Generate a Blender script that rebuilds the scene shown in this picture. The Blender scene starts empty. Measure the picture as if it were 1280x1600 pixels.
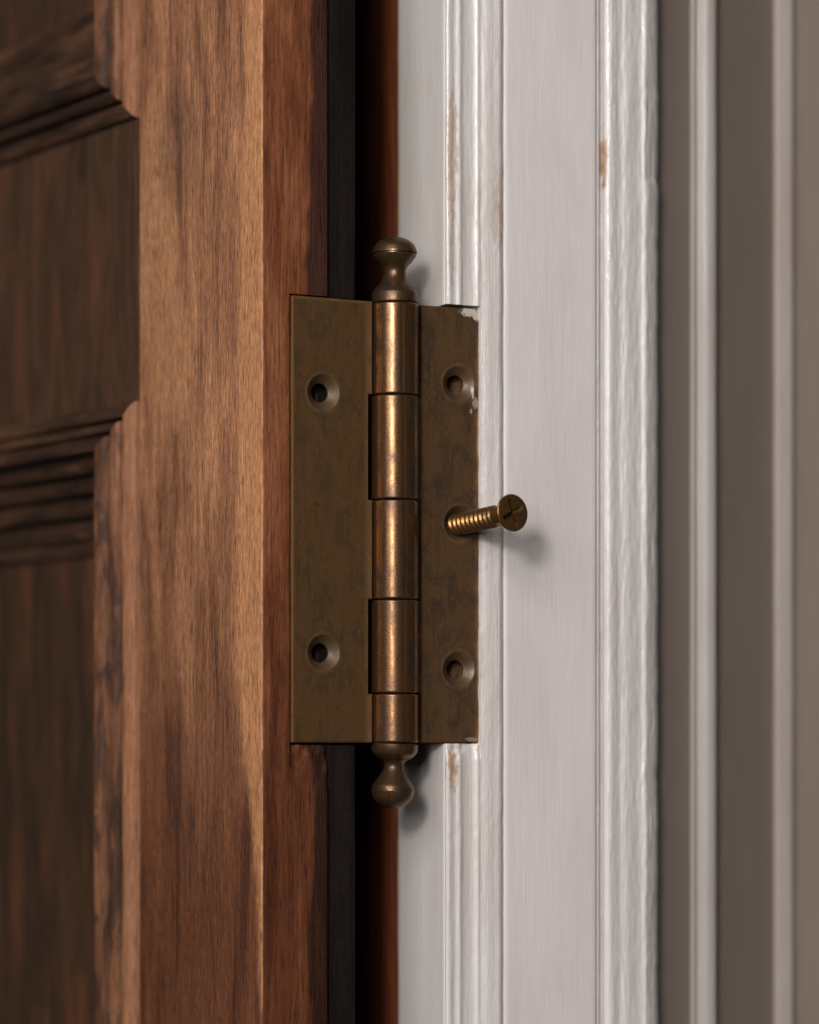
import bpy, bmesh, math, random
from mathutils import Vector, Matrix, noise
random.seed(7)
S = bpy.context.scene
COL = S.collection
MM = 0.001
CAMZ = 1.05                       # camera height above the floor of the room, metres

# ------------------------------------------------------------------ camera
FPX, HZ, D0 = 5400.0, 1180.0, 771.0          # lens in photo pixels, horizon row, distance to the hinge pin (mm)
cam_d = bpy.data.cameras.new('camera')
cam = bpy.data.objects.new('camera', cam_d); COL.objects.link(cam)
cam.location = (0, 0, CAMZ); cam.rotation_euler = (math.radians(90), 0, 0)
cam_d.sensor_fit = 'HORIZONTAL'; cam_d.sensor_width = 24.0
cam_d.lens = 24.0 * FPX / 1280.0
cam_d.shift_y = (HZ - 800.0) / 1280.0
cam_d.clip_start = 0.02; cam_d.clip_end = 50
cam_d.dof.use_dof = True; cam_d.dof.focus_distance = 0.770; cam_d.dof.aperture_fstop = 6.0
S.camera = cam

# ------------------------------------------------------------------ world and lamps (an indoor photograph)
W = bpy.data.worlds.new('World'); S.world = W; W.use_nodes = True
W.node_tree.nodes['Background'].inputs[0].default_value = (1.0, 0.95, 0.90, 1)
W.node_tree.nodes['Background'].inputs[1].default_value = 0.05
X0 = (617 - 640) / FPX * D0
PIN = Vector((X0 * MM, D0 * MM, CAMZ))        # hinge pin at camera height

def area(name, az, el, dist, size, power, col, shape='SQUARE', size_y=None, target=(0, 0, 0.05)):
    """az: degrees to the left of the lens axis, el: degrees up; seen from the hinge"""
    d = bpy.data.lights.new(name, 'AREA'); d.energy = power; d.color = col; d.shape = shape; d.size = size
    if size_y: d.size_y = size_y
    o = bpy.data.objects.new(name, d); COL.objects.link(o)
    a, e = math.radians(az), math.radians(el)
    dirv = Vector((-math.sin(a) * math.cos(e), -math.cos(a) * math.cos(e), math.sin(e)))
    t = PIN + Vector(target)
    o.location = t + dirv * dist
    o.rotation_euler = (-dirv).to_track_quat('-Z', 'Y').to_euler()
    return o
area('lamp_key', 12.5, 14, 1.5, 0.22, 10.3, (1.0, 0.94, 0.905), 'DISK')
area('lamp_low', 12, 3, 1.6, 0.22, 3.5, (1.0, 0.93, 0.88), 'DISK')
area('fill_light', 20, 22, 2.2, 1.35, 33.0, (1.0, 0.962, 0.965), 'RECTANGLE', 1.3)  # broad unseen fill, added to lift the shadows

S.view_settings.view_transform = 'Standard'; S.view_settings.look = 'None'
S.view_settings.exposure = 0.0; S.view_settings.gamma = 1.0; S.view_settings.use_curve_mapping = False
S.render.engine = 'CYCLES'
S.render.resolution_x = 819; S.render.resolution_y = 1024

# ------------------------------------------------------------------ node helpers
class NT:
    def __init__(s, name):
        s.m = bpy.data.materials.new(name); s.m.use_nodes = True
        s.t = s.m.node_tree; s.n = s.t.nodes; s.l = s.t.links
        s.b = s.n['Principled BSDF']
        s.tc = s.n.new('ShaderNodeTexCoord')
        s.sep = s.n.new('ShaderNodeSeparateXYZ')
        mp = s.n.new('ShaderNodeMapping'); mp.inputs['Scale'].default_value = (1000, 1000, 1000)
        s.l.new(s.tc.outputs['Object'], mp.inputs[0]); s.co = mp.outputs[0]
        s.l.new(s.co, s.sep.inputs[0])
        s.x, s.y, s.z = s.sep.outputs
    def put(s, sock, v):
        if isinstance(v, (int, float)): sock.default_value = v
        elif isinstance(v, tuple): sock.default_value = v if len(v) == 4 else (*v, 1)
        else: s.l.new(v, sock)
    def math(s, op, a, b=0.0, c=0.0, clamp=False):
        n = s.n.new('ShaderNodeMath'); n.operation = op; n.use_clamp = clamp
        s.put(n.inputs[0], a); s.put(n.inputs[1], b); s.put(n.inputs[2], c); return n.outputs[0]
    def noise(s, sc, detail=4, rough=0.55, dist=0.0, off=(0, 0, 0), kind='fac'):
        mp = s.n.new('ShaderNodeMapping'); mp.inputs['Scale'].default_value = sc; mp.inputs['Location'].default_value = off
        s.l.new(s.co, mp.inputs[0])
        n = s.n.new('ShaderNodeTexNoise'); n.inputs['Scale'].default_value = 1.0
        n.inputs['Detail'].default_value = detail; n.inputs['Roughness'].default_value = rough; n.inputs['Distortion'].default_value = dist
        s.l.new(mp.outputs[0], n.inputs['Vector']); return n.outputs[0]
    def ss(s, v, a, b, lo=0.0, hi=1.0):
        n = s.n.new('ShaderNodeMapRange'); n.interpolation_type = 'SMOOTHSTEP'
        s.put(n.inputs[0], v); s.put(n.inputs[1], a); s.put(n.inputs[2], b); s.put(n.inputs[3], lo); s.put(n.inputs[4], hi)
        return n.outputs[0]
    def mix(s, f, a, b, mode='MIX'):
        n = s.n.new('ShaderNodeMix'); n.data_type = 'RGBA'; n.blend_type = mode
        s.put(n.inputs[0], f); s.put(n.inputs[6], a); s.put(n.inputs[7], b); return n.outputs[2]
    def bump(s, h, dist, strength=1.0, base=None):
        n = s.n.new('ShaderNodeBump'); n.inputs['Distance'].default_value = dist; n.inputs['Strength'].default_value = strength
        s.l.new(h, n.inputs['Height'])
        if base is not None: s.l.new(base, n.inputs['Normal'])
        return n.outputs[0]
    def band(s, v, c, w, soft):          # 1 inside |v-c|<w
        d = s.math('ABSOLUTE', s.math('SUBTRACT', v, c))
        return s.ss(d, w + soft, max(w - soft, 0), 0, 1)
    def blob(s, cs, rs, off=None):       # elliptical mask, cs/rs by axis, None = ignore
        acc = None
        for ax, c, r in zip((s.x, s.y, s.z), cs, rs):
            if c is None: continue
            q = s.math('POWER', s.math('DIVIDE', s.math('SUBTRACT', ax, c), r), 2.0)
            acc = q if acc is None else s.math('ADD', acc, q)
        if off is not None: acc = s.math('ADD', acc, off)
        return s.ss(acc, 1.25, 0.6, 0, 1)
    def out(s, col, rough, normal=None, metal=0.0, spec=0.5, coat=0.0):
        s.put(s.b.inputs['Base Color'], col); s.put(s.b.inputs['Roughness'], rough); s.put(s.b.inputs['Metallic'], metal)
        s.put(s.b.inputs['Specular IOR Level'], spec); s.put(s.b.inputs['Coat Weight'], coat)
        if normal is not None: s.l.new(normal, s.b.inputs['Normal'])
        return s.m

# wood. gx: which axes lie across the grain is handled by scaling x and y alike; z (or y for rails) runs along it
def wood(name, dark, mid, light, grain='z', rough=0.42, pore=0.5, seed=0, extra=None, spec=0.3, relief=0.85, mottle=0.3):
    t = NT(name)
    a, l = 1.0, 0.035
    def sc(k, kl=None):
        kl = k * l if kl is None else kl
        return (k, k, kl) if grain == 'z' else (k, kl, k)
    o = (seed * 13.7, seed * 7.1, seed * 3.3)
    big = t.noise(sc(0.13, 0.022), 4, 0.55, 0.8, o)
    mid_n = t.noise(sc(0.9, 0.025), 5, 0.6, 0.4, o)
    fine = t.noise(sc(2.3, 0.085), 5, 0.7, 0.25, o)
    pores = t.noise(sc(2.6, 0.16), 2, 0.5, 0.0, (o[0] + 5, o[1], o[2]))
    speck = t.noise(sc(3.0, 1.1), 3, 0.65, 0, o)
    f = t.math('ADD', t.math('MULTIPLY', big, 0.7), t.math('MULTIPLY', mid_n, 0.3))
    c = t.mix(t.ss(f, 0.36, 0.52), dark, mid)
    c = t.mix(t.ss(f, 0.50, 0.66), c, light)
    if extra: c = extra(t, c)
    c = t.mix(t.ss(fine, 0.36, 0.60, 0.55, 0.0), c, t.mix(1.0, c, (0.42, 0.36, 0.34), 'MULTIPLY'))
    mott = t.noise(sc(2.0, 0.42), 5, 0.72, 0.3, (o[0] + 2, o[1] + 3, o[2]))
    c = t.mix(t.ss(mott, 0.40, 0.60, mottle, 0.0), c, t.mix(1.0, c, (0.45, 0.36, 0.30), 'MULTIPLY'))
    c = t.mix(t.ss(mott, 0.55, 0.70, 0.0, mottle * .5), c, t.mix(1.0, c, (1.35, 1.3, 1.25), 'MULTIPLY'))
    pm = t.math('MULTIPLY', t.ss(pores, 0.54, 0.66), pore)
    c = t.mix(pm, c, t.mix(1.0, c, (0.25, 0.20, 0.19), 'MULTIPLY'))
    h = t.math('SUBTRACT', t.math('ADD', t.math('MULTIPLY', fine, 0.7), t.math('MULTIPLY', speck, 0.35)), t.math('MULTIPLY', pm, 0.6))
    nr = t.bump(h, 0.00022, relief)
    r = t.ss(speck, 0.3, 0.7, rough - 0.08, rough + 0.14)
    return t.out(c, r, nr, spec=spec)

def stile_extra(t, c):
    # pale sapwood along the corner, ending in tapered tongues; redder, darker heartwood low down
    wob = t.noise((0.05, 0.05, 0.018), 3, 0.5, 0.5, (3, 8, 1))
    wobf = t.noise((1.2, 1.2, 0.03), 3, 0.6, 0.2, (1, 2, 7))
    zz = t.math('ADD', t.z, t.math('MULTIPLY', t.math('SUBTRACT', wob, 0.5), 70))
    low = t.ss(zz, 75, -45, 0, 1)
    c = t.mix(t.math('MULTIPLY', low, 0.92), c, t.mix(1.0, c, (0.32, 0.22, 0.165), 'MULTIPLY'))
    # tan worn patches high up
    p1 = t.blob((None, 52, 118), (1, 12, 36), t.math('MULTIPLY', t.math('SUBTRACT', wobf, 0.5), 2.2))
    p2 = t.blob((None, 42, 90), (1, 9, 16), t.math('MULTIPLY', t.math('SUBTRACT', wobf, 0.5), 2.6))
    p = t.math('MAXIMUM', p1, p2)
    c = t.mix(t.math('MULTIPLY', p, 0.62), c, (0.74, 0.38, 0.18))
    dk = t.blob((None, 40, 140), (1, 11, 15), t.math('MULTIPLY', t.math('SUBTRACT', wobf, 0.5), 2.8))
    c = t.mix(t.math('MULTIPLY', dk, 0.35), c, (0.085, 0.048, 0.03))
    uu = t.math('ADD', t.y, t.math('MULTIPLY', t.math('SUBTRACT', wobf, 0.5), 1.6))
    width = t.math('MULTIPLY', t.ss(zz, -55, 30), t.ss(zz, 190, 90, 0.55, 1.0))
    edge = t.math('SUBTRACT', t.math('MULTIPLY', width, 11.5), uu)
    sap = t.ss(edge, -2.2, 2.4)
    c = t.mix(t.math('MULTIPLY', sap, 0.72), c, (0.78, 0.385, 0.17))
    return c

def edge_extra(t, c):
    # shadow along the door edge, painted into the wood colour, with a wandering border
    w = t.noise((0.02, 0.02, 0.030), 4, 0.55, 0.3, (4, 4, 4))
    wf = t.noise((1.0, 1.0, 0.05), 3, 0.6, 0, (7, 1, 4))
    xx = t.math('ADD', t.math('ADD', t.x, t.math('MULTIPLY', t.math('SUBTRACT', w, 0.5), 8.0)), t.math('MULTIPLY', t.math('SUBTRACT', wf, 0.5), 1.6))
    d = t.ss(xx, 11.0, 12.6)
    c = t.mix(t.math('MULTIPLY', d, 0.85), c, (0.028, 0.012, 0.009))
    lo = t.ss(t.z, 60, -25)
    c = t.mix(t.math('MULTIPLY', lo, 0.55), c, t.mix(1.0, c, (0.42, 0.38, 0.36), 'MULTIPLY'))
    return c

M = {}
M['stile'] = wood('stile_wood', (0.24, 0.105, 0.052), (0.48, 0.225, 0.112), (0.68, 0.345, 0.168), extra=stile_extra, rough=0.38, pore=0.7, spec=0.4, mottle=0.6, relief=1.0)
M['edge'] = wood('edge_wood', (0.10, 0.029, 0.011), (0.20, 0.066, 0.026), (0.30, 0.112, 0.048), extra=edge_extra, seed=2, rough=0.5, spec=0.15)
M['strip'] = wood('dark_strip_wood', (0.007, 0.005, 0.0045), (0.011, 0.008, 0.007), (0.019, 0.012, 0.011), seed=3, rough=0.5, pore=0.1, spec=0.2, relief=0.3)
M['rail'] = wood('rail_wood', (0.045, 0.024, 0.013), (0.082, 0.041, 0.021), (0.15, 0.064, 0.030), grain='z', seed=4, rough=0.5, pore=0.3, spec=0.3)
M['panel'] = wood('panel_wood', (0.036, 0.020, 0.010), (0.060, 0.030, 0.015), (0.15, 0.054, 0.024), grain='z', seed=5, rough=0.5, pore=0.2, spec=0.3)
def mould_extra(t, c):
    a = t.noise((0.25, 0.25, 0.07), 5, 0.65, 0.5, (5, 5, 5))
    k = t.math('MULTIPLY', t.ss(a, 0.47, 0.60), t.ss(t.y, 65.4, 66.6))
    c = t.mix(t.ss(t.y, 65.6, 65.1, 0, .6), c, (0.42, 0.20, 0.105))
    return t.mix(t.math('MULTIPLY', k, 0.7), c, (0.030, 0.020, 0.017))
M['mould_v'] = wood('moulding_wood', (0.08, 0.036, 0.018), (0.17, 0.075, 0.037), (0.28, 0.13, 0.066), grain='z', seed=6, rough=0.45, pore=0.4, spec=0.12, extra=mould_extra)
M['mould_h'] = wood('moulding_shaded_wood', (0.022, 0.012, 0.008), (0.060, 0.030, 0.017), (0.15, 0.072, 0.038), grain='y', seed=7, rough=0.42, pore=0.3)  # horizontal mouldings: colour darkened to stand in for shade under the ledges
M['bare'] = wood('bare_wood', (0.14, 0.07, 0.03), (0.24, 0.13, 0.06), (0.33, 0.19, 0.09), seed=8, rough=0.7)

def paint(name, base, rough=0.32, strokes=0.00012, lumps=0.0002, chips=(), coat=0.15, wear=None, seed=0):
    t = NT(name)
    o = (seed * 5.1, seed * 9.3, seed * 2.2)
    br = t.noise((2.6, 2.6, 0.06), 4, 0.6, 0.1, o)
    br2 = t.noise((7.0, 7.0, 0.22), 3, 0.6, 0.0, o)
    lm = t.noise((0.55, 0.55, 0.16), 3, 0.5, 0.5, o)
    blot = t.noise((0.06, 0.06, 0.02), 4, 0.55, 0.4, o)
    h = t.math('ADD', t.math('MULTIPLY', br, 0.6), t.math('MULTIPLY', br2, 0.4))
    nr = t.bump(h, strokes, 0.8)
    nr = t.bump(lm, lumps, 0.8, nr)
    c = t.mix(t.ss(blot, 0.35, 0.7), base, tuple(v * k for v, k in zip(base, (0.93, 0.91, 0.88))))
    c = t.mix(t.ss(br, 0.35, 0.7, 0.18, 0.0), c, tuple(v * 0.72 for v in base))
    r = t.ss(br, 0.3, 0.7, rough - 0.06, rough + 0.08)
    if wear: c = wear(t, c)
    if chips:
        ch = t.noise((1.0, 1.0, 0.35), 4, 0.65, 0.3, (2, 9, 4))
        off = t.math('MULTIPLY', t.math('SUBTRACT', ch, 0.48), 5.0)
        m = None
        for cx, cz, rx, rz, k in chips:
            b = t.math('MULTIPLY', t.blob((cx, None, cz), (rx, 1, rz), off), k)
            m = b if m is None else t.math('MAXIMUM', m, b)
        cc = t.mix(t.ss(ch, 0.35, 0.65), (0.30, 0.155, 0.065), (0.52, 0.36, 0.22))
        c = t.mix(m, c, cc)
        r = t.math('ADD', r, t.math('MULTIPLY', m, 0.25))
    return t.out(c, r, nr, spec=0.5, coat=coat)

# ------------------------------------------------------------------ mesh helpers
def link(name, me, parent=None, mats=(), smooth=True):
    o = bpy.data.objects.new(name, me); COL.objects.link(o)
    for m in mats: me.materials.append(m)
    if parent is not None: o.parent = parent
    if smooth:
        for p in me.polygons: p.use_smooth = True
    return o

def grid(name, cols, rows, fn, parent, mats, matfn=None, smooth=True, sharp=40, closed=False):
    """cols: list of profile params, rows: list of z (mm); fn(i, c, z) -> (x, y, z) mm"""
    vs, fs, mi = [], [], []
    nc = len(cols)
    for z in rows:
        for i, c in enumerate(cols):
            p = fn(i, c, z); vs.append((p[0] * MM, p[1] * MM, p[2] * MM))
    for r in range(len(rows) - 1):
        for i in range(nc if closed else nc - 1):
            j = (i + 1) % nc
            fs.append((r * nc + i, r * nc + j, (r + 1) * nc + j, (r + 1) * nc + i))
            if matfn: mi.append(matfn(i, r))
    me = bpy.data.meshes.new(name); me.from_pydata(vs, [], fs); me.update()
    o = link(name, me, parent, mats, smooth)
    if matfn: me.polygons.foreach_set('material_index', mi)
    me.set_sharp_from_angle(angle=math.radians(sharp))
    return o

def lathe(name, prof, parent, mats, n=48, axis_m=None, sharp=35, rad=None):
    """prof: (r, z) mm pairs, bottom to top"""
    vs, fs = [], []
    for k, (r, z) in enumerate(prof):
        for i in range(n):
            a = 2 * math.pi * i / n
            rr = rad(a, z, r) if rad else r
            vs.append((rr * math.cos(a) * MM, rr * math.sin(a) * MM, z * MM))
    for k in range(len(prof) - 1):
        for i in range(n):
            j = (i + 1) % n
            fs.append((k * n + i, k * n + j, (k + 1) * n + j, (k + 1) * n + i))
    fs.append(tuple(reversed(range(n)))); fs.append(tuple(range((len(prof) - 1) * n, len(prof) * n)))
    me = bpy.data.meshes.new(name); me.from_pydata(vs, [], fs); me.update()
    if axis_m is not None: me.transform(axis_m)
    o = link(name, me, parent, mats)
    me.set_sharp_from_angle(angle=math.radians(sharp))
    return o

def box(name, lo, hi, parent, mats, bevel=0.4):
    bm = bmesh.new()
    bmesh.ops.create_cube(bm, size=1)
    for v in bm.verts:
        v.co = Vector([(lo[k] + (v.co[k] + 0.5) * (hi[k] - lo[k])) * MM for k in range(3)])
    if bevel: bmesh.ops.bevel(bm, geom=list(bm.edges), offset=bevel * MM, segments=2, affect='EDGES')
    me = bpy.data.meshes.new(name); bm.to_mesh(me); bm.free()
    o = link(name, me, parent, mats); me.set_sharp_from_angle(angle=math.radians(35))
    return o

def empty(name, loc, rz, label, cat):
    o = bpy.data.objects.new(name, None); COL.objects.link(o)
    o.location = loc; o.rotation_euler = (0, 0, rz); o.empty_display_size = 0.02
    o['label'] = label; o['category'] = cat
    return o

def frange(a, b, st):
    n = max(1, int(round((b - a) / st))); return [a + (b - a) * i / n for i in range(n + 1)]
def nz(x, y, z): return noise.noise(Vector((x, y, z)))

# plan geometry -----------------------------------------------------------
AL, AR = math.radians(31), math.radians(28)     # turn of the door edge and of the frame face
def on_plane(px, ang, h=0.0):
    """position along a plane through the pin (mm) where the photo column px meets it, h mm proud"""
    k = (px - 640) / FPX
    X, Y = X0 + h * math.sin(ang), D0 - h * math.cos(ang)
    return (k * Y - X) / (math.cos(ang) - k * math.sin(ang))
def zpx(py, d): return (HZ - py) * d / FPX
LEAF_Z0, LEAF_Z1 = 2.8, 100.8
ZLO, ZHI = -190.0, 300.0

def rows_for(step, extra=()):
    zs = frange(ZLO, -75, 6)[:-1] + frange(-75, 180, step)[:-1] + frange(180, ZHI, 6)
    return sorted(set(zs) | set(extra))

# ================================================================== DOOR
tA = on_plane(410, AL)
door_loc = PIN + Vector((tA * math.cos(AL), tA * math.sin(AL), 0)) * MM
door = empty('wooden_door', door_loc, AL, 'worn brown stained wooden panel door standing open at the left', 'door')
def dx(px): return on_plane(px, AL) - tA
U1 = 59.9
x455, x512, x560 = dx(455), dx(512.5), dx(560)
mz = (LEAF_Z0 - 0.5, LEAF_Z1 + 0.35)
mrows = (mz[0] - 0.06, mz[0], mz[1], mz[1] + 0.06)
mx0 = x455 - 0.45

# stile: face (x = 0), rounded corner, edge (y = 0), joint with the dark strip
R = 0.55
prof = [(0.0, u) for u in frange(U1 - 0.4, 1.0, 1.6)]
prof = [(1.4, U1 - 0.02), (0.35, U1 - 0.05), (0.06, U1 - 0.2)] + prof
prof += [(R - R * math.cos(a), R - R * math.sin(a)) for a in [math.radians(d) for d in (0, 22, 45, 68, 90)]]
ex = sorted(set(frange(1.2, x512 - 0.35, 0.8)) | {mx0 - 0.05, mx0})
prof += [(x, 0.0) for x in ex] + [(x512 - 0.12, 0.08), (x512 - 0.02, 0.4), (x512 - 0.02, 5.5), (x512 - 0.02, 30)]
rows = rows_for(0.8, mrows)
def stile_fn(i, c, z):
    x, y = c
    if y < 0.7 and x > R:                       # edge face
        y += 0.05 * nz(x * .3, 0, z * .03)
        if x >= mx0 and mz[0] <= z <= mz[1]: y = 4.4
        elif x >= mx0 and z < mz[0] and z > mz[0] - 10:      # torn wood under the leaf
            k = (1 - (mz[0] - z) / 10) * min(1, (x - mx0) / 1.5 + .2)
            y += k * max(0, 1.1 + 1.5 * nz(x * .45, 3, z * .32))
    elif x < 0.3:
        x += 0.05 * nz(1, y * .2, z * .02) + 0.02 * nz(2, y * 2, z * .1)
    elif x <= R: 
        k = 0.10 * nz(5, 1, z * .5) + 0.10 * nz(5, 1, z * .06); x += k; y += k
    if y > U1 - 1:
        y += 0.25 * nz(9, 1, z * .05)
    return x, y, z
i_edge = next(i for i, p in enumerate(prof) if p[0] >= R - 1e-6 and p[1] < 0.01)
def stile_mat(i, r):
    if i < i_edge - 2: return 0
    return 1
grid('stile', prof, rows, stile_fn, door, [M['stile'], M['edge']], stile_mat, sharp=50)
# dark strip along the back of the edge
sx = [x512 + 0.05] + [x512 + 0.1] + frange(x512 + 0.35, x560 - 0.5, 0.9) + [x560 - 0.2, x560 - 0.05, x560, x560]
sy = [20, 2.0] + [1.25] * (len(sx) - 6) + [1.3, 1.5, 2.0, 40]
def strip_fn(i, c, z):
    x, y = c
    if y < 2.5:
        y += 0.10 * nz(x * .3, 5, z * .03)
        if mz[0] <= z <= mz[1]: y = 4.4
    return x, y, z
grid('edge_strip', list(zip(sx, sy)), rows_for(1.6, mrows), strip_fn, door, [M['strip']], sharp=45)
# inside body of the door edge, hidden behind stile and strip
box('core', (1.6, 12, ZLO), (x560 - 0.6, U1 - 0.5, ZHI), door, [M['strip']], 0)

# middle rail, a little behind the stile
RZ0, RZ1 = 82.7, 149.0
def slab(name, y0, y1, z0, z1, xf, mat, amp=0.05, st=2.5):
    cols = [(xf + 12, y0)] + [(xf + 0.25, y0 + 0.05)] + [(xf, y) for y in frange(y0 + 0.3, y1, st)]
    def fn(i, c, z):
        return c[0] + (amp * nz(3, c[1] * .1, z * .03) if i > 1 else 0), c[1], z
    return grid(name, cols, frange(z0, z1, st), fn, door, [mat])
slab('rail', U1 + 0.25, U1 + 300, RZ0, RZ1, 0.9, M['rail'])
# bolection mouldings round the two panels, mitred
MP = [(0, -5), (0, -.2), (0.25, .35), (0.9, .85), (1.8, 1.3), (2.7, 1.6), (3.3, 1.7), (3.55, 1.4), (3.5, .1), (4.5, .1), (4.4, 1.7), (4.8, 2.5), (5.6, 3.0), (6.6, 3.3), (6.9, 2.9), (6.9, 2.0), (7.7, 2.0), (7.7, 3.7), (8.2, 4.4), (9.2, 5.1), (10.2, 5.35),
      (10.9, 5.4), (11.2, 4.2), (10.8, 1.6), (13.2, 1.2), (14.9, 0.9), (15.3, 0.2), (14.8, -2.2), (17.8, -2.3), (19.3, -2.7), (19.6, -3.4), (19.0, -5.4),
      (22.6, -5.3), (24.3, -5.8), (24.6, -6.4), (24.0, -8.3), (27.6, -8.2), (29.6, -8.9), (29.6, -10.3), (33.6, -10.2), (34, -10.6), (34, -12)]
def frame_mould(y0, y1, z0, z1):
    def vert(side):
        def fn(i, c, t):
            w, p = c; z = (z0 + w) + (z1 - z0 - 2 * w) * t
            wob = 0.12 * nz(w * .3, side, z * .08)
            return -p + wob, (y0 + w if side else y1 - w), z
        return fn
    def hor(side):
        def fn(i, c, t):
            w, p = c; y = (y0 + w) + (y1 - y0 - 2 * w) * t
            return -p + 0.1 * nz(w * .3, y * .08, side), y, (z0 + w if side else z1 - w)
        return fn
    ts = frange(0, 1, 1 / 120)
    grid('moulding', MP, ts, vert(1), door, [M['mould_v']], sharp=60)
    grid('moulding', MP, ts, vert(0), door, [M['mould_v']], sharp=60)
    grid('moulding', MP, ts, hor(1), door, [M['mould_h']], sharp=60)
    grid('moulding', MP, ts, hor(0), door, [M['mould_h']], sharp=60)
YE = U1 + 290
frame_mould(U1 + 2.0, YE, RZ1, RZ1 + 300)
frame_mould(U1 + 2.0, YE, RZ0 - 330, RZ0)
for z0, z1 in ((RZ1 + 20, RZ1 + 290), (RZ0 - 320, RZ0 - 20)):
    def pf(i, c, z): return 11.0 + 0.1 * nz(1, c * .03, z * .01), c, z
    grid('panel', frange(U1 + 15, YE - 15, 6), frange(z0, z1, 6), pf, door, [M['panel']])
box('back_board', (17, U1 - 10, ZLO), (22, YE + 20, ZHI), door, [M['strip']], 0)

# ================================================================== FRAME
frame = empty('door_frame', PIN, AR, 'white painted wooden door frame with chipped beads beside the hinge', 'door frame')
def sx_(px, h=0.0): return on_plane(px, AR, h)
sS = sx_(696)
# depth along the return face where the paint stops (photo column 622)
def ret_depth(px):
    k = (px - 640) / FPX
    X, Y = X0 + sS * math.cos(AR), D0 + sS * math.sin(AR)
    return (X - k * Y) / (math.sin(AR) + k * math.cos(AR))
yP = ret_depth(622)
def ret_wear(t, c):
    e = t.noise((0.5, 0.5, 0.10), 4, 0.6, 0, (1, 1, 1))
    yy = t.math('ADD', t.y, t.math('MULTIPLY', t.math('SUBTRACT', e, 0.5), 1.0))
    rim = t.ss(yy, yP - 1.6, yP - 0.2)
    c = t.mix(t.math('MULTIPLY', rim, 0.55), c, (0.30, 0.20, 0.09))
    red = t.mix(t.ss(t.noise((1.5, 1.5, .05), 4, .6, 0.2, (8, 3, 2)), .35, .65), (0.11, 0.028, 0.011), (0.20, 0.054, 0.021))
    return t.mix(t.ss(yy, yP - 0.25, yP + 0.25), c, red)
WHITE = (0.665, 0.624, 0.612)
M['ret'] = paint('return_paint', (0.60, 0.57, 0.54), rough=0.5, strokes=0.0001, lumps=0.00008, coat=0, wear=ret_wear, seed=1)
zc = lambda y: zpx(y, 783)
chips = [(sx_(704), zc(240), 1.5, 14, .5), (sx_(775), zc(320), 2.4, 9, .35), (sx_(785), zc(330), .6, 10, .7), (sx_(702), zc(300), 0.9, 10, .55), (sx_(781), zc(345), 1.6, 6, .55), (sx_(704), zc(1200), 1.4, 5, .8),
         (sx_(787), zc(1240), .5, 6, .7), (sx_(787), zc(140), .5, 8, .8), (sx_(742), zc(320), 1.5, 5, .22), (sx_(703), zc(400), 0.8, 8, .4)]
M['bead'] = paint('bead_paint', (0.635, 0.60, 0.58), rough=0.29, strokes=0.00024, lumps=0.00022, chips=chips, coat=0.15, seed=2)
M['board'] = paint('board_paint', WHITE, rough=0.42, strokes=0.00012, lumps=0.00006, coat=0.0, seed=3)
M['mould'] = paint('moulding_paint', (0.635, 0.605, 0.585), rough=0.27, strokes=0.00024, lumps=0.00025, coat=0.2, seed=4,
                   chips=[(sx_(938.5), zpx(258, 805), .45, 7, .9)])
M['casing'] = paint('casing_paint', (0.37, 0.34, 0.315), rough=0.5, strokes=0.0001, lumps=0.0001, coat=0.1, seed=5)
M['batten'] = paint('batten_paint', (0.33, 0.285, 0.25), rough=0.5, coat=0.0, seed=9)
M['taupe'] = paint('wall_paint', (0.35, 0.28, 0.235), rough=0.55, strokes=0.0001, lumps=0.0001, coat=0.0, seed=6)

fm0, fm1 = LEAF_Z0 - 0.15, LEAF_Z1 + 0.55
s750 = sx_(751)
frows = (fm0 - 0.06, fm0, fm1, fm1 + 0.06)
# jamb: return face going back from the corner, bare red wood beyond the paint line
cols = [('f', sS + 14), ('f', sS + 1.0), ('c', 0.0)] + [('r', y) for y in frange(0.4, 70, 0.9)]
def jamb_fn(i, c, z):
    k, v = c
    if k == 'f':
        y = 0.35
        if fm0 <= z <= fm1: y = 4.6
        return v, y, z
    if k == 'c':
        return sS + 0.15, (4.6 if fm0 <= z <= fm1 else 0.45), z
    y = max(v, 2.3) if (fm0 <= z <= fm1) else v + 0.2
    return sS + 0.06 * nz(1, v * .2, z * .03), y, z
grid('jamb', cols, rows_for(2.0, frows), jamb_fn, frame, [M['ret'], M['bare']], lambda i, r: 1 if i == 0 else 0, sharp=50)
box('back_jamb', (sS - 26, 62, ZLO), (sS - 0.5, 68, ZHI), frame, [M['strip']], 0)

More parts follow.
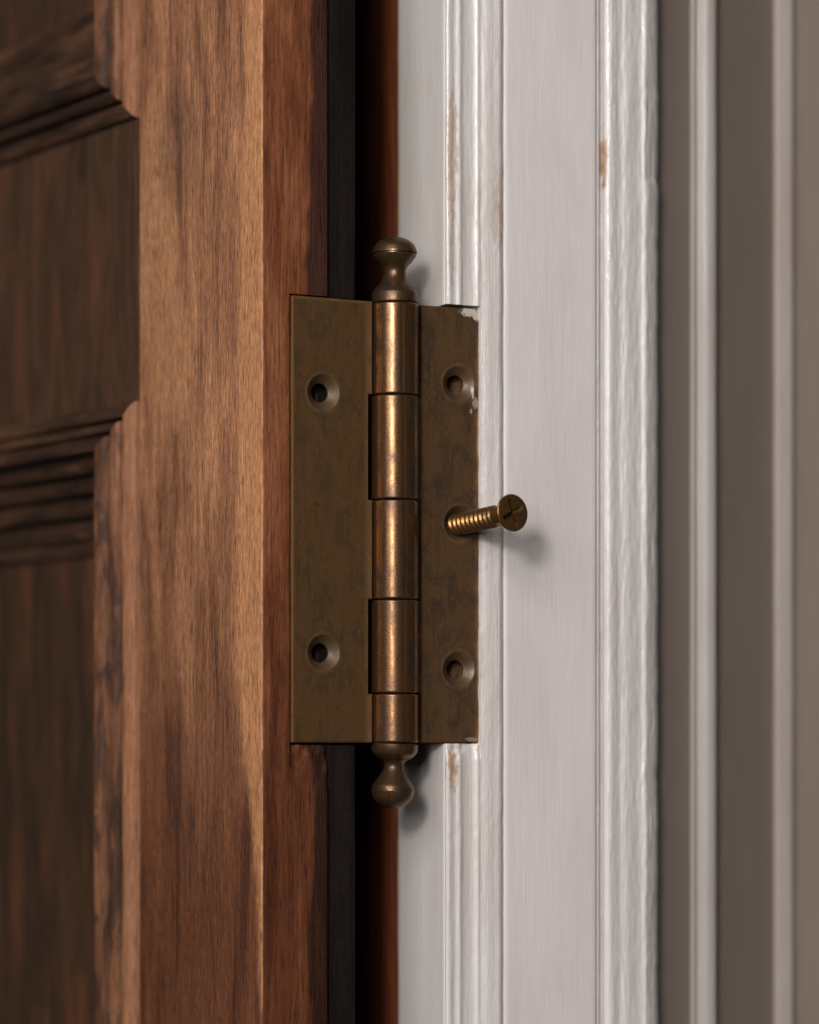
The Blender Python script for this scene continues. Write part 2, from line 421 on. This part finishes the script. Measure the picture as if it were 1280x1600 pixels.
# bead strip, cut away where the leaf is let in
BP = [(695.6, -1.0), (695.7, 0.0), (696.5, .55), (699, 1.0), (703, 1.12), (707, .95), (710, .75), (714, .85), (717.5, 1.15), (720, 1.1), (722, .8), (726, .65), (732, .62), (738, .65),
      (742, .8), (745, 1.1), (747, 1.25), (749, 1.2), (750.8, 1.15), (751, 1.15), (753, 1.2), (756, 1.35), (760, 1.5), (765, 1.6), (770, 1.62), (775, 1.62), (779, 1.75), (782, 1.7), (784.2, 1.4), (785.6, .9), (786.2, .4), (786.3, -1.2)]
bcols = [(sx_(p, h), h) for p, h in BP]
ic = next(i for i, p in enumerate(BP) if p[0] == 751)
def bead_fn(i, c, z):
    s, h = c
    inside = fm0 <= z <= fm1
    if i < ic:
        if inside: return s, 4.6, z
        e = min(abs(z - fm0), abs(z - fm1))
        ch = 0.0
        if z < fm0 and i > 1: ch = max(0, 1 - (fm0 - z) / 3.5) * max(0, 0.55 + .9 * nz(s * .5, 2, z * .5))
        h2 = h - ch
    else:
        h2 = h
        if inside and i <= ic + 2:
            s += 0.22 * nz(3, 1, z * .25) + 0.12 * nz(3, 5, z * .9)
    if h > 0.3:
        h2 += 0.10 * nz(s * .4, 7, z * .06) + 0.055 * nz(s * 1.1, 4, z * .45) + 0.03 * nz(s * 2, 4, z * 1.2)
        if i > ic + 1 or not inside: s += 0.08 * nz(s * .2, 9, z * .15)
    return s, -h2, z
def bead_mat(i, r): 
    z = brow[r]
    return 1 if (fm0 - 0.01 <= z < fm1 - 0.01 and i < ic - 1) else 0
brow = rows_for(0.6, frows)
grid('bead_strip', bcols, brow, bead_fn, frame, [M['bead'], M['bare']], bead_mat, sharp=70)

# flat board
FB = [(785.7, .35), (786.6, 0.45), (788.0, .85), (790, 1.0)] + [(p, 1.0) for p in range(796, 928, 8)] + [(929, 1.0), (931, .8), (931.6, .3), (931.7, -1.5)]
fcols = [(sx_(p, h), h) for p, h in FB]
def fb_fn(i, c, z):
    s, h = c
    hh = h + (0.05 * nz(s * .1, 3, z * .02) if h > .5 else 0)
    return s + (0.10 * nz(2, 2, z * .12) + .06 * nz(2, 6, z * .5) if i < 4 else 0), -hh, z
grid('face_board', fcols, rows_for(1.4), fb_fn, frame, [M['board']], sharp=60)
box('backing', (sS + 1, 13, ZLO), (sx_(1000), 24, ZHI), frame, [M['bare']], 0)

# rough painted edge moulding
EP = [(932.4, -1.5), (932.6, 0.6), (933.2, 1.3), (934.8, 1.5), (936.3, 1.2), (937, .4), (938.5, 0.0), (940.5, .1), (942, .7), (944, 1.5), (948, 2.1), (952, 2.5), (956, 2.6), (961, 2.5), (966, 2.3), (970, 2.28),
      (974, 2.42), (978, 2.58), (983, 2.62), (990, 2.5), (997, 2.35), (1003, 2.4), (1006.5, 2.7), (1009, 2.8), (1014, 2.5), (1019, 2.0), (1023, 1.6), (1026, 1.0), (1027.6, 0.0), (1028.4, -1.5), (1028.6, -6), (1028.6, -16)]
def dense(pr, n, lo, hi):                 # extra profile points between two photo columns
    out = []
    for (a, h), (b, g) in zip(pr[:-1], pr[1:]):
        k = n if lo <= a and b <= hi and b - a > 1.5 else 1
        out += [(a + (b - a) * i / k, h + (g - h) * i / k) for i in range(k)]
    return out + [pr[-1]]
EP = dense(EP, 3, 942, 1027)
iA = next(i for i, p in enumerate(EP) if p[0] >= 1003); iB = next(i for i, p in enumerate(EP) if p[0] >= 1009); iC = next(i for i, p in enumerate(EP) if p[0] >= 997)
ecols = [(sx_(p, min(h, 2.5) if h > -2 else -1.5), h) for p, h in EP]
def em_fn(i, c, z):
    s, h = c
    n1 = nz(s * .35, 11, z * .05); n2 = nz(s * .9, 12, z * .3); n3 = nz(s * 2.2, 13, z * .9)
    k = 1.0 if h > 0.9 else 0.25
    up = 1.0 if z > 20 else 0.8
    n4 = nz(s * 1.7, 16, z * .16); n5 = nz(s * 3.0, 17, z * .5)
    h2 = h + k * (0.10 * n1 + 0.06 * n2 * up + 0.03 * n3 + 0.09 * n4 + 0.05 * n5)
    if i >= iC:
        s += 0.28 * nz(1, 14, z * .09) + 0.18 * nz(1, 15, z * .35)
        # chip out of the arris, where thick paint has broken away higher up
        q = z - zpx(300, 815)
        if i >= iB and 0 < q < 26:
            h2 -= 0.55 * min(1, q / 1.2) * min(1, (26 - q) / 12); s += 0.45 * min(1, q / 3) * min(1, (26 - q) / 10)
        if i >= iA and -6 < q <= 0: h2 += 0.25 * (1 + q / 6)
    return s, -h2, z
grid('edge_moulding', ecols, rows_for(0.6), em_fn, frame, [M['mould']], sharp=75)

# casing stepping back on the right: taupe reveal, white bead ; then the wall beyond
ca, sa = math.cos(-AR), math.sin(-AR)
def to_frame(X, Y):                       # plan mm (camera) -> frame local mm
    x, y = X - X0, Y - D0
    return x * ca - y * sa, x * sa + y * ca
def step(X, Y, px, tan):                  # walk right from (X, Y) with a given recession until photo column px
    k = (px - 640) / FPX
    x2 = k * (Y - tan * X) / (1 - k * tan); return x2, Y + (x2 - X) * tan
s_e = ecols[-3]
Xa = X0 + s_e[0] * math.cos(AR); Ya = D0 + s_e[0] * math.sin(AR) + 4
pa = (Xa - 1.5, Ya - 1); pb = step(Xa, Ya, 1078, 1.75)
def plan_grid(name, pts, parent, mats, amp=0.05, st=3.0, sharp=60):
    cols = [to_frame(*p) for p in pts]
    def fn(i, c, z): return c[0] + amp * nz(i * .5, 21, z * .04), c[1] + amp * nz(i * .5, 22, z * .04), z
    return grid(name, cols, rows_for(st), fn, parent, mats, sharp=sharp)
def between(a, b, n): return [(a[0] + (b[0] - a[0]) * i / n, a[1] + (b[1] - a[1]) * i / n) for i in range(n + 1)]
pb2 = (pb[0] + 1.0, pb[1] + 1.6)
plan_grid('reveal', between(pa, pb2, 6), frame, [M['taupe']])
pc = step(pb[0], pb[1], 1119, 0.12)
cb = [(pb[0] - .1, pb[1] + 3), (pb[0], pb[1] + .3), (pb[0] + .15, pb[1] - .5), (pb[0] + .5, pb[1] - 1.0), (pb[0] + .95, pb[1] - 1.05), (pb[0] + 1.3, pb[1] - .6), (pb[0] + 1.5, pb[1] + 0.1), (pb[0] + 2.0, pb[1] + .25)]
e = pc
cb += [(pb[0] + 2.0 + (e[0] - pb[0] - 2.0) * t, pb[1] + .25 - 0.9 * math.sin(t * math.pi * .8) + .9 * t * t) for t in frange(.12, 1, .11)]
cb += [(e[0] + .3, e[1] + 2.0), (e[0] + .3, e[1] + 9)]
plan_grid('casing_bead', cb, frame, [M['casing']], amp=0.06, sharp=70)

wall = bpy.data.objects.new('wall', None); COL.objects.link(wall); wall.location = PIN; wall.rotation_euler = (0, 0, AR); wall['kind'] = 'structure'
p0 = (pc[0] - 1, pc[1] + 1.5)
p1 = step(pc[0], pc[1] + 3, 1209, 1.6)
plan_grid('plaster', between(p0, (p1[0] + 1, p1[1] + 1.6), 8), wall, [M['taupe']], st=6)
p2 = step(p1[0], p1[1], 1241, 0.1)
plan_grid('batten', [(p1[0], p1[1] + 4), (p1[0], p1[1]), (p1[0] + .5, p1[1] - .5)] + between((p1[0] + 1, p1[1] - .6), (p2[0] - .6, p2[1] - .6), 4) + [(p2[0], p2[1]), (p2[0] + .1, p2[1] + 5)], wall, [M['batten']], st=6)
p3 = (p2[0] + 180, p2[1] + 150)
plan_grid('plaster', between((p2[0] - .5, p2[1] + 1), p3, 20), wall, [M['taupe']], st=6)

# ================================================================== HINGE
def hole(px, py, side):
    ang = AL if side < 0 else AR
    s = on_plane(px, ang); d = D0 + s * math.sin(ang)
    return (s * side, zpx(py, d), 4.05)
def brass(name, base, dirt, rough=0.38, bd=0.00008, seed=0, extra=None):
    t = NT(name)
    o = (seed * 4.4, seed * 8.1, seed * 6.3)
    a = t.noise((.22, .22, .13), 5, .62, .5, o)
    b = t.noise((2.2, 2.2, 1.3), 5, .65, .0, o)
    st = t.noise((1.2, 1.2, .08), 4, .6, .2, o)
    sp = t.noise((5, 5, 5), 3, .6, 0, o)
    f = t.math('ADD', t.math('MULTIPLY', a, .72), t.math('MULTIPLY', b, .28))
    c = t.mix(t.ss(f, .37, .63), dirt, base)
    scr = t.noise((.9, .9, 6.0), 2, .5, .6, (o[0] + 3, 1, 2))
    scr2 = t.noise((5.0, 5.0, .35), 2, .5, .4, (o[0] + 9, 4, 2))
    sm = t.math('MAXIMUM', t.ss(scr, .66, .70, 0, .35), t.ss(scr2, .66, .72, 0, .35))
    c = t.mix(sm, c, tuple(min(1, v * 1.7) for v in base))
    c = t.mix(t.ss(st, .50, .75, 0, .35), c, tuple(v * .45 for v in dirt))
    c = t.mix(t.ss(b, .58, .75, 0, .5), c, tuple(v * .4 for v in dirt))
    m = t.ss(f, .3, .7, .68, .92)
    if extra: c, m = extra(t, c, m, b)
    r = t.math('ADD', t.ss(f, .35, .65, rough + .16, rough), t.ss(sp, .4, .7, -.03, .08))
    h = t.math('ADD', t.math('MULTIPLY', b, .7), t.math('MULTIPLY', sp, .3))
    return t.out(c, r, t.bump(h, bd, .7), metal=m)
def grime(t, c, m, b, holes):
    for hx, hz in holes:
        d = t.math('SQRT', t.math('ADD', t.math('POWER', t.math('SUBTRACT', t.x, hx), 2.0), t.math('POWER', t.math('SUBTRACT', t.z, hz), 2.0)))
        d = t.math('ADD', d, t.math('MULTIPLY', t.math('SUBTRACT', b, .5), 2.5))
        k = t.ss(d, 6.0, 3.2, 0, .85)
        c = t.mix(k, c, (0.060, 0.036, 0.017)); m = t.math('MULTIPLY', m, t.ss(d, 5.2, 3.8, 1.0, .3))
    return c, m
def leaf_dirt(t, c, m, b):
    w = t.math('MAXIMUM', t.ss(t.x, -25.6, -26.3, 0, .5), t.math('MAXIMUM', t.ss(t.z, 99.9, 100.6, 0, .4), t.ss(t.x, -8.5, -6.6, 0, .45)))
    c = t.mix(w, c, (0.42, 0.235, 0.095))
    return grime(t, c, m, b, [(hole(504.5, 613, -1)[0] * -1, hole(504.5, 613, -1)[1]), (hole(505, 1020, -1)[0] * -1, hole(505, 1020, -1)[1])])
def leaf_paint(t, c, m, b):
    c, m = grime(t, c, m, b, [hole(716, 600, 1)[:2], hole(716, 1046, 1)[:2], hole(718, 818, 1)[:2]])
    # smears of old white paint by the free edge
    k = None
    for cx, cz, rx, rz, a in ((19.0, 100.0, 2.6, 1.1, .95), (20.8, 99.2, 1.0, 1.2, .9), (19.4, 77.6, .35, .6, .6), (20.4, 79.5, .8, 1.4, .5), (19.8, 81.5, .35, 1.6, .8), (21.2, 72, .35, 9, .22), (21.2, 20, .4, 7, .22), (19.5, 3.6, 1.6, .5, .4)):
        q = t.math('MULTIPLY', t.blob((cx, None, cz), (rx, 1, rz), t.math('MULTIPLY', t.math('SUBTRACT', b, .5), 4.0)), a)
        k = q if k is None else t.math('MAXIMUM', k, q)
    return t.mix(k, c, (0.50, 0.46, 0.40)), t.math('MULTIPLY', m, t.math('SUBTRACT', 1.0, k))
M['leaf_door'] = brass('aged_brass_leaf', (0.275, 0.147, 0.058), (0.10, 0.058, 0.026), rough=.43, seed=1, extra=leaf_dirt)
M['leaf_frame'] = brass('aged_brass_leaf_frame', (0.31, 0.17, 0.074), (0.085, 0.053, 0.031), rough=.39, seed=2, extra=leaf_paint)
M['knuckle'] = brass('worn_brass', (0.225, 0.115, 0.048), (0.072, 0.039, 0.023), rough=.20, bd=0.00003, seed=3)
M['finial'] = brass('finial_brass', (0.19, 0.108, 0.05), (0.075, 0.045, 0.028), rough=.25, seed=4)
M['screw'] = brass('screw_brass', (0.25, 0.13, 0.042), (0.09, 0.050, 0.022), rough=.27, seed=5)

hinge = empty('butt_hinge', PIN, 0, 'tarnished antique brass hinge with ball finials between door and frame', 'hinge')
RB = 5.35
KZ = [100.7, 80.1, 56.8, 34.6, 13.7, 2.7]
own = {0: 'L', 1: 'R', 2: 'L', 3: 'R', 4: 'L'}

def leaf(name, side, x_out, notch, tab, holes, mat, ang, hz_off):
    """plate in local x (towards +/-), y into the wood; side -1 = door, +1 = frame"""
    out = [(x_out, LEAF_Z0), (x_out, LEAF_Z1)]
    pts = []
    me_own = 'L' if side < 0 else 'R'
    for k in range(5):
        z1 = min(KZ[k], LEAF_Z1) if k else LEAF_Z1
        z0 = KZ[k + 1] if k < 4 else LEAF_Z0
        if own[k] == me_own: pts += [(tab, z1 - (0.12 if k else 0)), (tab, z0 + (0.12 if k < 4 else 0))]
        else: pts += [(notch, z1 + (.12 if k else 0)), (notch, z0 - (.12 if k < 4 else 0))]
    poly = out + pts
    bm = bmesh.new()
    T = 2.2
    f0 = [bm.verts.new((x * side * MM, -0.25 * MM, z * MM)) for x, z in poly]
    f1 = [bm.verts.new((x * side * MM, (T - 0.25) * MM, z * MM)) for x, z in poly]
    n = len(poly)
    front = bm.faces.new(f0); bm.faces.new(list(reversed(f1)))
    for i in range(n): bm.faces.new((f0[i], f1[i], f1[(i + 1) % n], f0[(i + 1) % n]))
    bmesh.ops.recalc_face_normals(bm, faces=bm.faces)
    bmesh.ops.bevel(bm, geom=list(front.edges), offset=0.22 * MM, segments=2, affect='EDGES')
    me = bpy.data.meshes.new(name); bm.to_mesh(me); bm.free()
    o = link(name, me, hinge, [mat], False)
    # countersunk holes
    cb = bmesh.new()
    for x, z, r in holes:
        prof = [(r + .7, -0.95), (r + .02, -0.27), (r, -0.2), (2.15, 1.45), (2.15, 4.0)]
        ring = []
        for rr, y in prof:
            ring.append([cb.verts.new(((x * side + rr * math.cos(a)) * MM, y * MM, (z + rr * math.sin(a)) * MM)) for a in [2 * math.pi * q / 40 for q in range(40)]])
        for a, b in zip(ring[:-1], ring[1:]):
            for q in range(40): cb.faces.new((a[q], a[(q + 1) % 40], b[(q + 1) % 40], b[q]))
        cb.faces.new(ring[0]); cb.faces.new(list(reversed(ring[-1])))
    bmesh.ops.recalc_face_normals(cb, faces=cb.faces)
    cm = bpy.data.meshes.new('cut'); cb.to_mesh(cm); cb.free()
    co = bpy.data.objects.new('cut', cm); COL.objects.link(co)
    md = o.modifiers.new('b', 'BOOLEAN'); md.object = co; md.operation = 'DIFFERENCE'; md.solver = 'EXACT'
    o.parent = None
    dg = bpy.context.evaluated_depsgraph_get(); dg.update()
    nm = bpy.data.meshes.new_from_object(o.evaluated_get(dg))
    o.modifiers.clear(); o.data = nm; nm.name = name
    bpy.data.objects.remove(co)
    o.parent = hinge; o.rotation_euler = (0, 0, ang)
    for p in nm.polygons: p.use_smooth = True
    nm.set_sharp_from_angle(angle=math.radians(28))
    return o

leafL = leaf('door_leaf', -1, -on_plane(455.5, AL), 6.9, 5.9, [hole(504.5, 613, -1), hole(505, 1020, -1)], M['leaf_door'], AL, 0)
leafR = leaf('frame_leaf', 1, sx_(750), 6.3, 4.4, [hole(716, 600, 1), hole(718, 818, 1), hole(716, 1046, 1)], M['leaf_frame'], AR, 0)

for k in (0, 2, 4):
    tb = box('tab', (-7.0, 0.9, KZ[k + 1] + .3), (-3.0, 1.9, KZ[k] - .3), leafL, [M['leaf_door']], 0.05)
def knuckle(z1, z0, parent, k):
    n = 96
    g = -math.pi / 2 + math.radians(20 + (k * 3) % 7)          # rolled seam, turned a little right of the lens
    def rad(a, z, r):
        d = (a - g + math.pi) % (2 * math.pi) - math.pi
        dent = 0.16 if abs(d) < 0.034 else 0.0
        return r - dent + 0.012 * nz(math.cos(a) * 2, math.sin(a) * 2 + k * 7, z * .25)
    zz = frange(z0 + .55, z1 - .55, 1.2)
    pr = [(RB - 1.2, z0 + .09), (RB - .32, z0 + .10), (RB - .1, z0 + .2), (RB, z0 + .42)] + [(RB, z) for z in zz] + [(RB, z1 - .42), (RB - .1, z1 - .2), (RB - .32, z1 - .10), (RB - 1.2, z1 - .09)]
    o = lathe('knuckle', pr, parent, [M['knuckle']], n, sharp=50, rad=rad)
    o.rotation_euler = (0, 0, -parent.rotation_euler.z)
    return o
for k in range(5):
    knuckle(KZ[k], KZ[k + 1], leafL if own[k] == 'L' else leafR, k)
pin = lathe('pin', [(3.0, 1.5), (3.0, 102)], hinge, [M['strip']], 24)
def spline(pts, n=6):
    out = []
    for i in range(len(pts) - 1):
        p0, p1, p2, p3 = pts[max(i - 1, 0)], pts[i], pts[i + 1], pts[min(i + 2, len(pts) - 1)]
        for j in range(n):
            t = j / n
            out.append(tuple(0.5 * (2 * b + (c - a) * t + (2 * a - 5 * b + 4 * c - d) * t * t + (3 * b - a - 3 * c + d) * t ** 3) for a, b, c, d in zip(p0, p1, p2, p3)))
    return out + [pts[-1]]
fp = [(3.2, .05), (4.9, .08), (5.12, .3), (5.15, 2.2), (5.0, 2.55)] + spline([(4.95, 2.6), (4.3, 3.5), (3.3, 4.6), (2.62, 6.0), (2.5, 7.2), (2.85, 8.2), (3.7, 9.2), (4.55, 10.3), (4.85, 10.95)]) \
     + [(4.55, 11.0), (4.55, 11.2)] + spline([(4.98, 11.25), (4.95, 11.7), (4.45, 13.0), (3.4, 14.0), (1.9, 14.65), (0.05, 14.85)])
lathe('finial', fp, pin, [M['finial']], 64, Matrix.Translation((0, 0, KZ[0] * MM)), sharp=40)
bp = [(3.2, .05), (5.0, .08), (5.25, .3), (5.2, 1.7), (4.9, 2.3)] + spline([(4.85, 2.4), (4.0, 3.2), (2.6, 4.1), (2.15, 5.1), (2.5, 6.3), (3.5, 7.9), (4.4, 9.3), (4.72, 10.1)]) \
     + [(4.6, 10.18), (4.62, 10.28)] + spline([(4.85, 10.35), (4.8, 10.9), (4.3, 12.4), (3.2, 13.6), (1.8, 14.3), (0.05, 14.6)])
flip = Matrix.Translation((0, 0, KZ[5] * MM)) @ Matrix.Rotation(math.radians(2.4), 4, 'Y') @ Matrix.Rotation(math.pi, 4, 'X')
lathe('finial', bp, pin, [M['finial']], 64, flip, sharp=40)

# ================================================================== LOOSE SCREW
sb = sx_(716); db = D0 + sb * math.sin(AR)
base = Vector((X0 + sb * math.cos(AR), db, zpx(819, db)))
dh = db - 16.5
head = Vector(((802 - 640) / FPX * dh, dh, zpx(801, dh)))
ax = (head - base); L = ax.length; ax.normalize()
root = base - ax * 2.0
screw = empty('loose_screw', Vector((0, 0, CAMZ)) + root * MM, 0, 'loose brass cross-head screw half backed out of the hinge leaf on the frame', 'screw')
q = ax.to_track_quat('Z', 'Y')
screw.rotation_mode = 'QUATERNION'; screw.rotation_quaternion = q
LT = L + 2.0                             # length from root to the face of the head
pitch = 1.62
tz0, tz1 = -9.0, LT - 4.4
def thread_r(a, z, r):
    ph = (z / pitch - a / (2 * math.pi)) % 1.0
    tri = 1 - abs(ph - .5) * 2
    k = max(0.0, (tri - .35) / .65)
    fade = min(1, max(0, (tz1 - .4 - z) / 1.6))
    return 2.0 + 0.52 * k * fade + 0.05 * (1 - fade)
lathe('thread', [(2, z) for z in frange(tz0, tz1, 0.1)], screw, [M['screw']], 48, sharp=55, rad=thread_r)
hb = lathe('head', [(1.6, tz1 - .2), (2.06, tz1), (2.08, tz1 + .6), (2.25, LT - 3.1), (2.9, LT - 2.2), (3.95, LT - .75), (4.14, LT - .5), (4.16, LT - .2), (4.05, LT - .06), (3.7, LT), (1.5, LT + .08), (0.05, LT + .09)], screw, [M['screw']], 64, sharp=35)
# cross recess
cb = bmesh.new()
for rot in (math.radians(28), math.radians(28 + 78)):
    c, s = math.cos(rot), math.sin(rot)
    def V(x, y, z): return cb.verts.new(((x * c - y * s) * MM, (x * s + y * c) * MM, (LT + z) * MM))
    tp = [V(-3.5, -.62, .5), V(3.5, -.62, .5), V(3.5, .62, .5), V(-3.5, .62, .5)]
    md_ = [V(-2.9, -.52, -.3), V(2.9, -.52, -.3), V(2.9, .52, -.3), V(-2.9, .52, -.3)]
    bt = [V(-.8, -.25, -1.9), V(.8, -.25, -1.9), V(.8, .25, -1.9), V(-.8, .25, -1.9)]
    cb.faces.new(list(reversed(bt))); cb.faces.new(tp)
    for a, b in ((bt, md_), (md_, tp)):
        for i in range(4): cb.faces.new((a[i], a[(i + 1) % 4], b[(i + 1) % 4], b[i]))
bmesh.ops.recalc_face_normals(cb, faces=cb.faces)
cm = bpy.data.meshes.new('cut'); cb.to_mesh(cm); cb.free()
co = bpy.data.objects.new('cut', cm); COL.objects.link(co)
hb.parent = None
md = hb.modifiers.new('b', 'BOOLEAN'); md.object = co; md.operation = 'DIFFERENCE'; md.solver = 'EXACT'; md.use_self = True
dg = bpy.context.evaluated_depsgraph_get(); dg.update()
nm = bpy.data.meshes.new_from_object(hb.evaluated_get(dg)); hb.modifiers.clear(); hb.data = nm; nm.name = 'head'
bpy.data.objects.remove(co); hb.parent = screw
for p in nm.polygons: p.use_smooth = True
nm.set_sharp_from_angle(angle=math.radians(30))
